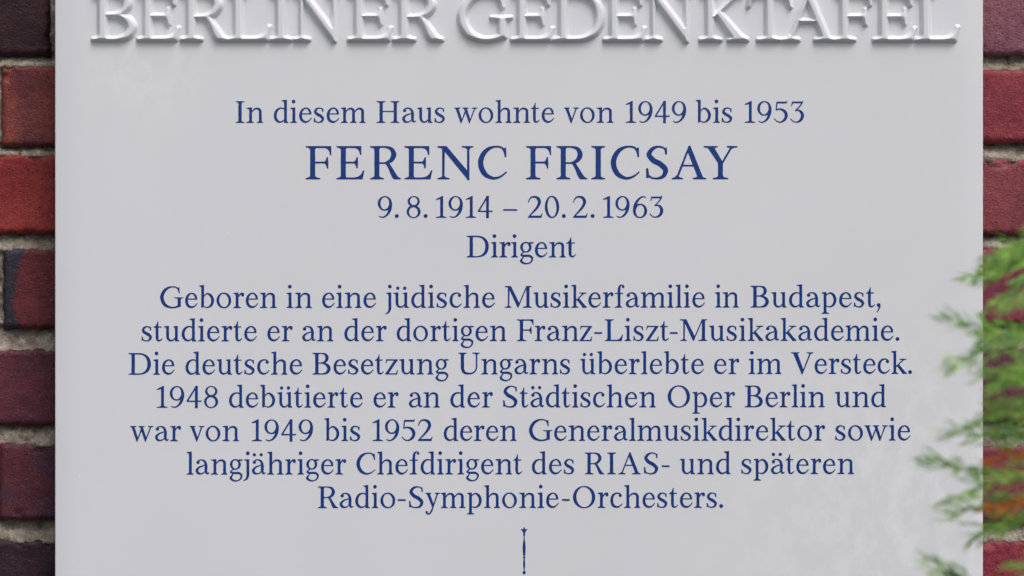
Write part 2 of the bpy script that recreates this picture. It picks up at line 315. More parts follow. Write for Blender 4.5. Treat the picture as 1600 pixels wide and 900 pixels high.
# lettering: outlines drawn for this plaque, in tenths of a photo pixel, baseline at 0
FONT_DATA = """
n	255	17	15	-3,0,0,-3,63,-3,108,-3,111,0,111,9,108,12,99,15,93,19,88,24,84,33,84,156,96,174,114,193,126,201,135,204,144,206,159,207,165,206,171,203,179,198,186,191,190,186,191,180,191,33,186,24,180,18,171,14,162,12,160,9,160,0,162,-3,165,-3,255,-3,258,-2,259,0,259,9,256,12,246,17,240,22,237,27,235,33,235,42,234,180,232,192,228,203,222,211,214,219,200,228,189,233,180,236,171,237,162,238,144,236,126,230,111,221,99,209,87,193,84,192,84,189,84,237,83,240,81,241,51,238,6,235,3,234,2,231,-1,222,0,220,3,219,15,217,27,213,33,209,36,206,39,201,40,195,40,36,38,30,36,27,30,21,18,16,0,12,-3,9
m	375	17	15	-5,0,-3,-3,0,-3,96,-3,99,-3,101,0,101,9,99,12,90,15,84,18,78,24,74,33,74,156,86,174,96,185,105,194,114,200,120,202,129,205,138,207,147,206,153,203,159,198,164,192,168,186,169,174,169,33,165,25,159,19,153,16,138,11,137,9,137,0,138,-2,141,-3,234,-3,237,-3,239,0,239,9,237,12,228,15,222,19,217,24,213,33,213,156,225,174,243,193,255,201,264,204,273,206,285,207,292,204,303,194,307,189,310,183,310,174,310,36,309,31,305,24,300,19,294,16,282,12,279,9,279,0,282,-3,375,-3,378,-2,379,0,379,9,378,11,368,15,363,18,358,24,354,33,354,171,354,180,351,192,348,201,342,210,334,219,324,226,309,234,294,238,279,237,264,233,249,226,237,218,225,206,213,188,210,192,205,204,201,210,193,219,183,226,171,233,159,237,150,238,141,237,132,236,120,231,103,222,90,210,75,190,74,192,74,237,72,241,3,235,-1,234,-5,222,-3,219,12,216,18,213,24,209,29,201,30,195,30,36,29,30,27,27,21,21,12,16,-3,12,-5,9
h	247	17	15	-3,0,0,-3,99,-3,102,-2,103,0,103,9,102,11,92,15,87,18,82,24,78,33,78,156,86,168,95,180,105,190,114,197,123,202,132,205,141,207,150,207,156,206,162,204,175,195,182,186,183,183,184,174,183,33,180,27,174,20,168,16,153,11,152,9,152,0,153,-2,156,-3,249,-3,251,0,251,9,249,12,240,15,234,20,229,27,227,33,227,150,227,174,226,186,222,198,219,204,210,216,201,223,189,230,174,235,162,238,147,237,132,234,117,228,107,222,97,213,89,204,81,193,78,192,78,189,78,357,75,359,45,354,6,351,3,350,-1,339,0,336,15,332,24,327,28,324,30,321,32,318,33,312,33,36,32,30,30,27,24,21,15,16,0,12,-3,9
i	96	17	16	-3,0,0,-3,54,-3,96,-3,99,-3,101,0,101,9,99,12,90,15,84,19,79,24,75,33,75,237,74,240,72,241,69,241,3,235,0,232,-2,225,-3,222,0,219,12,216,21,212,26,207,29,201,30,192,30,36,29,30,27,27,22,21,12,15,0,12,-3,9;38,303,48,301,54,302,60,304,69,310,72,315,75,321,77,327,77,333,76,339,74,345,66,354,57,359,48,361,42,360,36,358,30,354,27,351,21,342,20,336,19,330,20,324,22,318,28,309,33,306
l	97	17	16	-3,0,0,-3,54,-3,96,-3,99,-3,101,0,101,9,99,12,90,15,83,21,78,30,77,36,77,357,75,360,69,359,33,354,6,352,3,351,-1,339,0,337,2,336,15,333,21,330,25,327,28,324,30,321,32,312,32,36,30,29,24,21,15,16,0,12,-3,9
u	232	16	15	92,-3,99,-4,108,-3,120,-1,129,2,138,7,147,12,162,26,165,28,165,3,166,0,168,-1,231,-3,234,-2,235,0,235,9,234,11,222,16,216,20,212,27,209,36,209,237,208,240,204,241,147,235,143,234,139,222,141,219,150,217,156,213,160,210,163,204,165,195,165,60,163,57,152,45,141,35,132,29,123,26,111,23,102,23,96,26,88,33,83,39,78,48,75,54,74,66,73,93,73,237,72,240,69,241,3,235,-1,234,-5,222,-3,219,9,217,18,213,25,207,28,201,29,192,29,93,32,60,37,42,40,36,46,27,51,21,60,13,69,6,78,1
ü	232	16	15	92,-3,99,-4,108,-3,120,-1,129,2,138,7,147,12,162,26,165,28,165,3,166,0,168,-1,231,-3,234,-2,235,0,235,9,234,11,222,16,216,20,212,27,209,36,209,237,208,240,204,241,147,235,143,234,139,222,141,219,150,217,156,213,160,210,163,204,165,195,165,60,163,57,152,45,141,35,132,29,123,26,111,23,102,23,96,26,88,33,83,39,78,48,75,54,74,66,73,93,73,237,72,240,69,241,3,235,-1,234,-5,222,-3,219,9,217,18,213,25,207,28,201,29,192,29,93,32,60,37,42,40,36,46,27,51,21,60,13,69,6,78,1;52,282,57,280,63,279,72,280,81,286,87,294,89,300,90,306,88,315,83,324,75,330,66,333,57,332,48,327,45,324,41,318,39,312,38,306,40,297,45,288;159,282,165,280,171,279,180,281,189,287,194,294,196,300,197,306,195,315,190,324,183,330,177,332,171,333,162,331,153,325,148,318,146,312,145,306,147,297,152,288
d	224	22	14	82,-3,90,-4,99,-3,117,1,129,7,141,14,150,20,156,26,158,24,158,0,159,-2,162,-3,222,-3,225,-3,227,0,227,9,225,12,216,15,208,21,204,28,202,36,202,357,201,360,198,361,171,357,129,353,126,353,122,351,120,342,119,339,120,338,135,335,146,330,153,325,157,318,158,312,158,231,156,230,144,236,132,239,117,240,102,240,87,237,75,233,63,228,51,221,39,211,32,204,24,194,17,183,11,171,4,153,-1,129,-2,117,-2,102,2,78,8,57,17,39,24,30,30,23,42,14,54,6,63,2,72,-1;96,23,87,26,75,35,65,45,57,56,50,72,46,87,44,102,44,117,45,132,49,150,55,165,62,180,71,192,81,202,93,211,105,216,111,218,120,219,135,217,147,212,157,204,158,201,158,57,158,54,150,46,141,38,134,33,114,25,105,24
b	230	16	20	104,0,117,-2,129,-2,138,-1,150,1,165,7,177,13,189,21,198,28,205,36,211,45,220,60,224,72,228,84,231,102,232,114,232,126,229,144,224,159,219,171,209,189,198,202,189,211,174,222,162,229,150,234,141,236,129,237,120,235,110,231,99,224,87,213,75,200,74,204,74,276,74,357,72,360,30,354,3,352,0,349,-3,339,0,336,12,333,19,330,24,326,26,324,29,318,30,312,30,3,33,1,39,0,42,1,69,14,84,6;114,18,102,20,90,23,78,27,74,30,74,168,82,180,88,189,99,198,111,206,120,210,126,211,132,210,141,204,153,192,165,178,173,165,177,156,182,141,186,126,186,114,185,99,182,84,176,66,170,54,161,42,147,29,135,21,126,18
p	226	17	20	-2,-102,0,-103,108,-103,110,-102,111,-99,111,-90,108,-88,93,-84,86,-81,78,-75,74,-66,74,6,75,9,96,2,114,-2,132,-2,147,1,165,8,183,19,196,30,208,45,217,63,224,84,227,105,228,123,227,132,225,144,222,159,214,180,203,198,195,207,186,215,171,225,156,232,144,236,129,237,117,234,102,227,87,216,75,204,74,207,74,237,72,241,3,235,0,232,-3,222,0,219,12,216,19,213,24,209,26,207,29,201,30,195,30,-63,30,-66,28,-72,26,-75,21,-80,14,-84,0,-88,-3,-90,-3,-99;114,18,90,22,74,27,74,174,78,181,87,192,96,199,108,206,117,210,126,211,132,210,138,207,149,198,160,186,168,174,173,162,178,147,181,129,182,114,181,99,179,84,173,66,167,54,161,45,150,33,138,24,126,19
c	182	22	14	81,-3,96,-4,108,-3,123,2,136,9,150,18,161,27,188,60,188,63,183,68,180,70,175,66,153,45,144,38,135,34,123,29,111,26,102,26,96,27,87,30,72,40,60,51,56,57,52,66,47,81,44,96,43,111,42,126,44,141,47,159,51,174,57,186,64,195,75,204,87,212,99,217,108,218,117,218,132,216,135,213,131,207,128,201,127,195,127,189,129,183,132,177,135,173,138,171,144,168,150,166,156,166,165,170,172,177,175,183,177,189,177,195,176,201,171,210,165,216,159,219,150,229,141,234,132,237,120,239,105,240,93,240,81,238,60,230,48,224,37,216,27,207,23,201,15,189,11,180,6,168,1,150,-2,126,-2,99,0,87,4,69,12,48,17,39,24,30,32,21,39,16,48,10,60,4,69,0
e	190	22	15	80,-3,96,-5,108,-4,123,1,141,10,156,22,168,33,194,69,195,72,189,78,186,80,183,78,162,54,153,45,144,38,132,33,120,29,111,27,102,27,93,29,81,35,69,43,60,51,54,60,49,72,45,90,43,105,43,126,45,129,171,129,186,129,189,132,189,144,188,147,185,168,182,180,176,195,165,210,152,222,138,231,123,237,111,239,99,240,84,237,63,229,48,220,36,211,24,198,18,188,9,170,2,150,-1,132,-2,120,-2,102,-1,90,4,69,8,57,17,39,24,30,32,21,44,12,57,5,69,0;48,147,47,147,46,150,48,159,52,171,58,183,70,198,78,206,87,212,93,216,99,218,108,218,114,215,123,210,130,204,135,199,142,186,149,171,153,153,153,147
o	226	22	22	100,-6,111,-7,123,-6,144,-2,153,1,164,6,179,15,186,21,201,36,207,45,214,57,221,72,225,84,228,105,229,117,228,129,225,150,217,171,213,180,203,195,189,210,180,218,171,224,162,229,151,234,141,237,126,240,114,241,102,240,93,239,81,236,72,233,57,225,39,212,24,196,12,177,5,162,1,150,-2,129,-3,117,-2,105,1,84,5,72,12,57,24,38,39,22,56,9,75,0,84,-3;111,15,99,18,92,21,83,27,70,39,61,51,53,66,46,84,42,102,40,126,42,144,46,162,53,180,63,196,73,207,87,215,96,218,102,220,114,219,127,216,141,208,150,201,156,195,165,183,173,168,180,150,184,132,186,108,184,90,180,71,172,51,162,36,153,27,147,23,138,18,129,15,123,14
s	160	17	18	61,-3,78,-4,96,-3,114,1,129,8,140,18,150,30,157,45,161,60,161,69,159,78,157,84,150,96,139,108,114,129,102,136,81,145,72,150,52,165,44,174,45,180,48,189,52,198,57,204,66,211,74,216,84,219,90,219,99,218,108,215,117,211,124,207,125,198,135,165,138,163,141,164,147,165,150,168,150,222,147,225,135,222,123,230,114,234,99,238,84,239,69,238,54,235,42,230,30,222,21,213,13,201,6,186,4,174,5,162,8,153,13,144,23,132,36,120,51,109,63,102,84,92,92,87,114,69,118,63,120,60,119,51,115,39,111,33,105,27,96,22,84,18,75,16,63,16,54,18,45,21,39,24,32,30,30,33,17,72,15,75,3,75,1,72,1,9,2,6,3,5,6,6,21,14,39,3,48,0
a	210	20	12	60,-3,72,-3,87,-2,99,1,108,5,120,10,129,16,138,24,147,34,152,21,156,16,162,11,170,6,177,3,189,1,198,4,204,9,216,24,217,27,213,34,210,36,207,35,192,26,186,33,185,36,184,72,188,123,187,135,186,146,182,165,174,186,167,201,159,212,148,222,132,231,117,236,102,239,84,240,66,236,51,231,38,222,33,216,24,211,20,207,16,201,14,195,13,186,15,180,19,174,26,168,33,165,42,164,51,166,57,170,63,177,66,183,67,189,66,195,64,201,60,207,57,210,62,213,72,217,81,218,90,219,101,216,111,210,120,204,128,195,132,189,135,180,140,156,140,153,78,136,66,131,55,126,36,114,22,102,11,90,5,81,2,72,1,63,1,54,5,39,13,24,23,12,33,4,45,0;78,23,69,27,63,30,57,35,54,38,48,48,45,57,43,63,44,69,49,78,57,89,66,99,75,107,88,114,120,126,138,133,141,134,142,132,142,120,140,99,139,81,142,54,126,37,114,29,102,25,93,22,84,22
ä	210	20	12	60,-3,72,-3,87,-2,99,1,108,5,120,10,129,16,138,24,147,34,152,21,156,16,162,11,170,6,177,3,189,1,198,4,204,9,216,24,217,27,213,34,210,36,207,35,192,26,186,33,185,36,184,72,188,123,187,135,186,146,182,165,174,186,167,201,159,212,148,222,132,231,117,236,102,239,84,240,66,236,51,231,38,222,33,216,24,211,20,207,16,201,14,195,13,186,15,180,19,174,26,168,33,165,42,164,51,166,57,170,63,177,66,183,67,189,66,195,64,201,60,207,57,210,62,213,72,217,81,218,90,219,101,216,111,210,120,204,128,195,132,189,135,180,140,156,140,153,78,136,66,131,55,126,36,114,22,102,11,90,5,81,2,72,1,63,1,54,5,39,13,24,23,12,33,4,45,0;78,23,69,27,63,30,57,35,54,38,48,48,45,57,43,63,44,69,49,78,57,89,66,99,75,107,88,114,120,126,138,133,141,134,142,132,142,120,140,99,139,81,142,54,126,37,114,29,102,25,93,22,84,22;31,282,36,280,42,280,51,283,57,287,60,290,63,294,65,300,66,306,65,312,62,321,57,327,54,330,46,333,42,334,36,334,27,330,20,324,15,315,14,309,14,303,17,294,24,286;137,282,141,281,147,280,156,282,164,288,170,297,172,303,172,309,170,318,163,327,156,332,147,334,138,333,133,330,129,327,122,318,120,309,120,303,122,297,128,288,132,284
f	148	14	2	-1,0,0,-2,3,-3,60,-3,114,-3,117,0,117,9,114,12,105,15,96,21,92,27,89,33,89,162,88,207,88,210,90,211,126,211,129,213,129,228,126,231,90,230,88,231,87,246,90,306,92,318,98,330,105,339,108,341,111,342,116,339,112,333,110,324,112,315,116,309,123,304,129,302,138,303,144,307,147,310,150,315,152,321,152,327,150,333,147,338,143,342,141,348,120,360,111,362,105,362,99,361,93,359,84,354,75,348,65,339,59,330,53,318,50,303,44,261,42,230,39,229,9,229,-4,216,-5,213,-3,211,39,211,42,211,43,210,45,159,45,33,43,30,39,25,30,19,21,16,3,12,0,11,-1,9
g	206	16	10	78,-111,90,-112,105,-112,117,-110,129,-107,144,-102,153,-98,165,-90,173,-84,180,-78,187,-69,193,-60,197,-51,200,-42,203,-30,204,-18,203,-9,201,-2,198,4,192,12,186,18,170,30,159,36,150,39,141,41,126,42,57,40,48,41,40,45,46,57,51,62,59,69,69,76,78,73,93,72,105,73,115,75,129,80,137,84,147,91,156,99,167,114,173,126,177,141,179,156,178,171,174,186,168,198,160,210,162,211,165,211,205,216,207,216,209,219,207,231,206,234,204,235,150,239,147,237,144,230,141,227,132,233,123,236,108,241,93,242,78,241,69,238,57,234,48,229,38,222,31,216,24,207,18,198,12,186,8,171,7,156,9,141,12,129,19,114,27,103,37,93,49,84,34,72,15,54,10,45,9,39,10,33,13,27,19,21,30,15,44,9,47,6,36,-5,21,-22,10,-36,5,-45,4,-51,4,-63,6,-69,11,-78,16,-84,27,-92,39,-99,54,-105,66,-109;90,-87,78,-83,69,-79,57,-71,48,-64,40,-54,41,-48,43,-42,53,-18,69,6,96,5,123,6,135,5,144,3,159,-4,169,-12,171,-15,172,-18,173,-27,172,-36,169,-48,165,-57,158,-66,147,-76,135,-83,123,-88,114,-89,102,-89;93,93,84,94,75,98,66,105,61,111,55,120,51,132,48,144,47,156,48,168,50,180,54,191,60,202,67,210,75,216,84,220,93,221,102,220,111,216,119,210,126,202,132,191,136,180,138,168,139,156,138,144,135,132,131,120,125,111,120,105,111,98,102,94
j	102	-6	14	7,-102,9,-104,12,-103,45,-92,57,-86,67,-78,77,-66,85,-51,94,-30,98,-15,99,-6,100,12,98,54,98,237,96,241,66,238,24,235,22,231,19,222,21,219,36,216,42,213,48,209,53,201,54,195,54,60,56,-3,51,-36,48,-48,45,-57,42,-63,36,-69,4,-93,4,-96;65,303,75,301,81,302,87,304,96,310,99,315,102,321,104,327,104,333,103,339,100,345,93,354,84,359,75,361,69,360,63,358,57,354,54,351,48,342,46,336,46,330,47,324,49,318,56,309,60,306
k	240	17	6	-3,0,0,-3,105,-3,107,0,107,9,105,12,93,15,84,21,78,28,76,36,76,99,90,113,166,18,167,15,169,0,171,-3,240,-3,243,0,243,9,241,12,213,37,123,144,197,213,207,215,234,219,236,222,238,231,237,234,234,235,195,235,129,235,126,234,125,231,125,222,126,221,129,220,150,218,167,213,165,210,113,162,78,127,76,129,76,132,76,357,75,359,72,360,45,356,3,352,1,351,0,348,-3,339,0,336,13,333,21,330,27,326,32,318,33,312,33,36,32,30,30,27,24,21,15,16,0,12,-3,9
r	162	17	10	-3,0,0,-3,63,-3,114,-3,117,0,117,9,114,12,99,15,90,19,84,24,81,27,78,33,78,156,79,159,85,171,100,192,111,203,120,207,120,198,122,192,126,185,132,179,138,177,147,176,153,179,158,183,162,189,166,198,166,207,163,216,163,219,165,222,165,225,154,234,147,238,138,240,126,239,114,235,102,228,93,220,87,213,81,203,78,201,78,198,78,237,77,240,75,241,33,237,3,235,1,234,0,231,-3,222,0,219,13,216,21,213,27,209,32,201,33,195,33,36,32,30,30,27,24,21,15,16,0,12,-3,9
t	132	10	12	70,-3,78,-4,87,-4,93,-2,102,3,114,12,120,18,136,39,137,42,132,48,129,49,108,31,99,27,90,24,87,24,81,25,77,27,74,30,72,75,72,213,114,213,117,216,119,231,117,233,114,233,72,231,71,243,69,309,68,312,66,313,60,313,58,312,57,310,48,279,31,246,-1,225,-3,222,-3,213,0,211,27,211,28,210,28,72,30,51,36,27,40,18,44,12,50,6,54,3,63,-1
v	228	6	4	103,-6,105,-9,108,-9,117,-9,119,-6,121,3,195,207,201,213,207,217,216,220,228,223,231,225,231,234,228,237,147,237,144,236,143,234,143,225,144,224,168,218,172,216,173,213,126,74,123,65,120,69,71,213,72,216,75,218,90,224,91,228,91,234,90,236,87,237,0,237,-3,234,-3,225,0,223,9,220,15,216,21,210,23,207
w	356	6	4	97,-6,99,-9,102,-9,111,-9,113,-6,114,0,174,150,227,-6,228,-8,231,-9,240,-9,243,-6,245,3,324,210,327,210,333,216,339,218,357,223,359,225,359,234,357,237,354,237,273,237,271,234,271,225,273,223,297,218,302,216,303,213,249,66,246,65,244,72,232,111,199,213,200,216,201,217,210,220,222,223,225,225,225,234,222,237,132,237,129,237,127,234,127,225,129,223,141,219,146,216,150,211,153,210,162,183,117,60,114,72,69,213,71,216,75,218,93,223,95,225,95,234,93,237,90,237,0,237,-3,234,-3,225,0,223,9,220,15,216,21,210,23,207
y	222	6	4	30,-105,39,-106,51,-105,60,-103,69,-99,77,-93,84,-86,103,-60,112,-39,121,-9,193,207,195,210,198,210,204,216,213,220,222,223,225,225,225,234,222,237,147,237,144,236,143,234,143,225,144,224,165,218,170,216,172,213,126,76,123,72,107,117,73,213,74,216,78,219,90,224,91,228,91,234,90,236,87,237,0,237,-3,234,-3,225,0,223,9,220,17,216,24,210,26,207,102,12,101,9,90,-24,82,-42,65,-69,60,-75,54,-80,48,-82,39,-83,36,-83,33,-82,32,-81,34,-78,37,-72,38,-63,34,-54,32,-51,27,-47,21,-45,12,-46,6,-49,2,-54,-2,-63,-2,-69,0,-75,10,-90,15,-97,21,-102
z	192	14	10	-3,0,0,-3,183,-3,185,0,196,63,195,66,192,67,183,67,182,66,169,27,162,19,159,17,57,17,55,18,186,213,192,215,193,219,193,231,192,234,189,235,15,235,12,234,3,177,4,174,6,173,15,173,16,174,26,204,29,213,30,214,129,214,133,213,4,18,3,17,0,17,-3,15
I	130	18	18	-3,0,0,-3,129,-3,132,-2,133,0,133,9,132,11,129,12,111,16,101,21,94,27,92,30,91,36,91,300,93,306,95,309,103,315,114,320,132,324,133,327,133,336,129,338,0,338,-3,336,-3,327,-2,324,18,319,27,315,35,309,37,306,39,300,39,36,38,30,36,28,29,21,18,16,0,12,-3,9
F	258	18	8	-3,0,0,-3,144,-3,147,0,147,9,144,12,123,15,111,19,102,24,97,30,96,33,95,36,95,159,96,160,183,160,187,159,193,156,198,152,204,144,210,129,214,111,216,109,225,107,228,108,229,111,230,171,225,223,225,225,222,227,213,225,211,222,205,201,201,193,192,183,186,180,96,179,95,180,95,300,97,306,100,312,105,317,108,317,189,317,201,315,213,310,225,300,231,292,237,282,242,267,246,246,249,245,258,245,259,246,260,249,259,333,258,337,255,338,0,338,-3,336,-3,324,0,322,12,321,18,320,30,315,39,309,41,306,43,300,43,36,41,30,39,27,33,22,21,16,0,12,-3,9
E	280	18	10	-3,0,0,-3,261,-3,264,-2,265,0,282,84,283,87,279,89,270,89,267,87,258,66,248,51,240,42,228,33,213,25,198,21,180,18,99,18,96,21,93,36,93,159,96,160,171,160,177,159,182,156,186,153,192,144,196,135,201,114,202,111,210,109,213,109,215,111,218,171,215,225,213,227,210,226,204,225,201,222,198,210,195,201,190,192,182,183,174,179,153,179,96,179,93,180,93,300,94,306,97,312,99,315,102,317,180,317,195,314,207,308,214,303,222,294,229,282,233,270,237,249,240,247,249,247,252,249,252,252,251,336,249,338,246,338,0,338,-3,336,-3,324,0,322,12,321,27,316,33,312,37,309,39,306,41,300,41,36,40,30,38,27,30,21,18,16,0,12,-3,9
R	308	18	4	-3,0,0,-3,135,-3,137,0,137,9,135,12,114,16,105,20,96,26,92,33,92,153,93,154,96,155,129,155,150,156,156,151,164,141,172,129,180,114,191,90,213,33,221,18,230,6,234,2,243,-3,309,-3,311,0,311,9,310,12,300,15,291,19,282,26,276,33,269,42,207,142,194,162,210,168,219,173,228,180,237,189,247,201,256,216,262,231,264,243,264,252,264,261,261,270,258,279,252,291,246,300,237,311,231,317,222,324,210,330,195,334,180,336,129,339,81,338,0,338,-3,336,-3,324,0,322,12,321,27,316,36,309,38,306,40,300,40,36,38,30,36,27,30,21,18,16,0,12,-3,9;93,173,92,174,92,177,92,300,96,315,105,319,129,320,141,320,156,316,171,312,183,307,192,301,199,294,206,282,210,267,212,255,210,243,207,231,201,216,193,204,184,195,174,188,160,180,147,175,129,172
N	360	18	14	306,-9,309,-11,321,-11,323,-9,323,-6,323,300,327,309,334,315,345,320,362,324,363,327,363,336,360,338,249,338,245,336,245,327,246,324,270,319,282,316,288,313,293,309,296,306,298,300,298,96,297,92,90,337,87,338,0,338,-3,336,-3,324,0,322,6,321,44,312,44,36,42,30,40,27,33,21,21,16,0,12,-3,9,-3,0,0,-3,117,-3,120,-2,121,0,121,9,120,11,117,12,96,16,81,21,73,27,71,30,69,36,69,280,69,279,72,278,297,3,298,0,298,-6,300,-9
C	292	22	14	130,-3,153,-6,174,-5,195,0,219,9,240,20,255,31,294,68,295,72,288,80,285,79,252,52,237,42,210,30,189,24,171,22,156,23,141,29,126,36,114,45,102,54,93,63,86,72,75,90,64,114,58,135,56,147,54,168,56,189,62,213,68,228,78,248,93,270,102,280,114,291,126,300,138,308,150,314,162,318,171,320,186,322,201,321,216,319,228,315,237,311,246,304,246,303,245,300,255,286,260,276,266,255,269,228,270,226,273,225,285,225,288,226,289,228,286,321,285,324,282,325,264,316,255,323,246,330,228,337,204,341,174,342,150,340,120,333,108,329,90,321,72,310,60,300,50,291,36,273,28,261,19,246,12,231,7,216,2,201,-1,183,-2,168,-1,153,0,141,4,123,8,108,15,90,27,66,36,53,45,42,57,30,66,24,78,16,96,8,108,3
G	362	22	10	169,-6,198,-7,231,-4,264,3,306,17,321,17,324,18,325,21,325,138,327,142,334,147,345,151,363,154,365,156,365,165,363,167,360,167,225,167,222,166,221,162,221,156,222,155,225,154,246,151,258,148,267,145,273,141,274,138,274,42,271,39,266,36,246,27,222,21,204,19,189,19,174,20,156,26,141,32,123,42,108,53,95,66,83,81,72,102,66,117,60,138,56,159,56,177,58,189,64,210,70,225,82,246,92,261,105,277,118,288,134,300,150,309,162,314,177,318,192,321,210,320,225,318,240,315,249,311,258,306,261,303,262,300,274,285,278,276,284,261,288,247,291,231,292,228,294,227,306,229,309,231,309,234,303,324,300,327,282,317,279,316,261,328,246,334,225,340,198,342,174,341,153,339,132,334,118,330,99,322,81,312,66,301,54,289,43,276,32,261,25,249,17,234,11,219,5,201,1,183,0,168,1,153,3,138,7,120,16,93,24,78,33,63,41,51,49,42,60,31,72,22,84,16,96,10,120,2,147,-4
S	228	24	24	82,-3,96,-4,111,-5,129,-4,144,-3,168,3,183,10,192,17,198,22,204,30,212,42,221,60,225,75,226,84,226,96,224,108,220,117,212,129,199,144,186,156,159,178,140,189,105,204,93,212,70,234,62,243,57,252,57,255,58,261,64,273,75,289,86,300,99,309,110,315,123,319,135,320,150,318,163,315,174,310,186,302,188,300,189,297,195,255,196,252,198,251,213,251,216,252,217,255,213,321,212,324,210,325,208,324,198,317,180,329,165,335,144,340,120,341,99,339,78,334,63,328,48,318,32,303,18,285,11,270,8,261,7,252,8,240,10,231,18,216,31,198,54,174,63,166,74,159,90,150,117,138,129,131,150,114,162,103,171,93,174,87,175,81,174,72,170,57,165,45,160,39,156,35,141,26,123,19,105,16,87,17,72,20,60,24,50,30,36,41,35,42,34,45,23,108,21,111,3,111,1,108,3,12,6,9,36,15,48,7,57,3,69,0
A	346	8	8	-3,0,0,-3,63,-3,108,-3,111,0,111,9,108,12,96,14,81,18,72,24,69,27,108,127,111,128,216,128,218,126,238,78,255,27,249,22,243,19,234,16,213,12,211,9,211,0,213,-3,345,-3,348,-2,349,0,349,9,348,11,345,12,330,16,324,18,318,21,312,27,294,73,188,339,186,342,183,343,171,343,166,333,93,150,89,144,88,138,50,39,48,37,42,37,40,36,36,27,27,20,18,16,0,12,-3,9;117,147,116,150,162,268,176,234,210,147
Y	338	6	6	89,0,90,-2,93,-3,153,-3,243,-3,246,-2,247,0,247,9,246,11,243,12,222,16,210,19,204,22,198,26,195,30,194,33,193,36,193,156,194,159,282,308,285,310,291,310,297,315,303,317,318,320,339,323,341,327,341,336,339,338,336,338,237,338,234,337,233,333,233,327,234,324,258,318,261,317,262,315,210,228,186,187,183,188,109,315,111,318,138,324,139,327,139,336,138,337,135,338,0,338,-3,336,-3,327,-2,324,0,323,30,318,37,315,42,311,141,165,141,150,142,147,142,36,142,33,140,30,135,24,126,19,114,16,93,12,90,11,89,9
D	342	18	22	-3,0,0,-3,138,-3,177,-1,198,1,228,7,243,12,258,18,270,24,282,32,292,39,303,49,315,64,322,75,331,93,337,108,342,129,344,144,345,168,344,192,340,213,336,228,328,246,318,264,306,280,295,291,284,300,270,309,247,321,231,327,204,333,185,336,150,338,0,338,-3,336,-3,324,0,322,42,310,43,309,43,27,42,26,0,12,-3,9;102,20,99,22,96,27,95,36,95,312,96,315,150,315,165,314,189,311,204,307,222,300,234,293,248,282,257,273,264,264,275,243,280,231,284,216,288,189,289,156,285,126,280,105,274,90,270,81,260,66,245,51,228,38,207,28,186,22,162,19,111,19
B	282	18	20	90,-3,135,-4,186,-1,204,1,222,6,231,10,240,15,253,27,260,36,268,48,277,66,281,84,281,93,280,102,274,120,264,138,251,153,237,164,222,172,198,180,219,196,230,207,236,216,243,228,246,237,248,246,249,261,248,270,244,285,238,297,230,309,222,318,213,325,204,330,193,333,171,336,129,339,81,338,0,338,-3,336,-3,324,0,322,12,321,27,316,36,309,38,306,40,300,40,36,38,30,36,27,30,21,18,16,0,12,-3,9,-3,0,0,-3;117,15,114,15,111,17,96,17,92,33,92,168,93,169,123,169,153,165,168,161,185,153,198,144,210,132,216,123,223,108,227,96,227,87,224,75,218,60,211,48,206,42,198,36,186,29,165,21,147,16,135,15;93,188,92,189,92,300,95,315,96,317,111,317,114,320,117,321,129,321,141,320,162,313,180,304,188,297,192,291,197,276,199,261,198,249,195,236,191,225,184,213,177,206,165,199,153,194,138,189,129,188,120,188,117,187
U	326	14	12	124,-3,141,-5,159,-5,186,-3,211,3,222,7,234,13,250,24,260,33,267,42,276,54,282,65,290,84,293,99,294,117,295,120,295,300,298,309,305,315,312,319,328,324,329,327,329,336,327,338,324,338,219,338,217,336,217,333,217,327,219,323,243,319,255,316,261,313,266,309,268,306,271,300,271,114,270,102,268,90,263,78,255,64,245,51,234,41,225,35,212,30,195,26,174,24,153,26,132,31,117,37,105,46,101,51,97,57,92,72,87,99,87,300,89,306,91,309,99,315,108,319,128,324,129,327,129,336,126,338,0,338,-3,336,-3,327,-2,324,15,320,24,315,31,309,33,306,35,300,35,135,34,105,37,84,43,63,48,51,56,36,65,24,72,17,81,11,96,4,108,0
V	346	6	4	165,-6,168,-9,180,-9,183,-6,185,3,309,307,310,309,321,316,330,320,348,324,349,327,349,336,345,338,246,338,243,336,243,327,244,324,246,323,267,320,279,317,285,315,285,312,193,78,192,74,190,78,188,87,104,315,105,317,108,318,129,323,131,327,131,336,129,338,126,338,0,338,-3,336,-3,327,-2,324,27,318,33,315,37,312
M	412	18	18	-3,0,0,-3,99,-3,102,-2,103,0,103,9,102,11,87,16,77,21,72,27,70,30,69,36,69,276,69,273,72,270,195,4,198,1,210,1,213,4,228,37,229,45,330,281,332,282,333,288,333,36,331,30,329,27,324,23,318,20,306,16,282,12,279,9,279,0,282,-3,411,-3,414,-2,415,0,415,9,414,11,411,12,399,16,391,21,386,27,384,30,383,36,383,312,383,315,384,316,414,324,415,327,415,336,414,337,411,338,330,338,327,336,328,327,222,78,219,83,95,336,93,338,90,338,0,338,-3,336,-3,333,-3,324,0,322,42,313,45,312,45,36,43,30,41,27,34,21,21,16,0,12,-3,9
L	272	18	8	-3,0,0,-3,63,-3,252,-3,255,-3,257,0,275,96,273,99,261,99,258,94,251,75,241,57,232,45,222,36,207,26,192,21,177,18,93,18,90,26,88,36,88,150,88,300,90,306,92,309,102,316,111,319,132,324,133,327,133,336,129,338,0,338,-3,336,-3,327,-2,324,15,320,24,315,31,309,33,306,35,300,35,36,33,29,30,25,26,21,15,16,0,12,-3,9
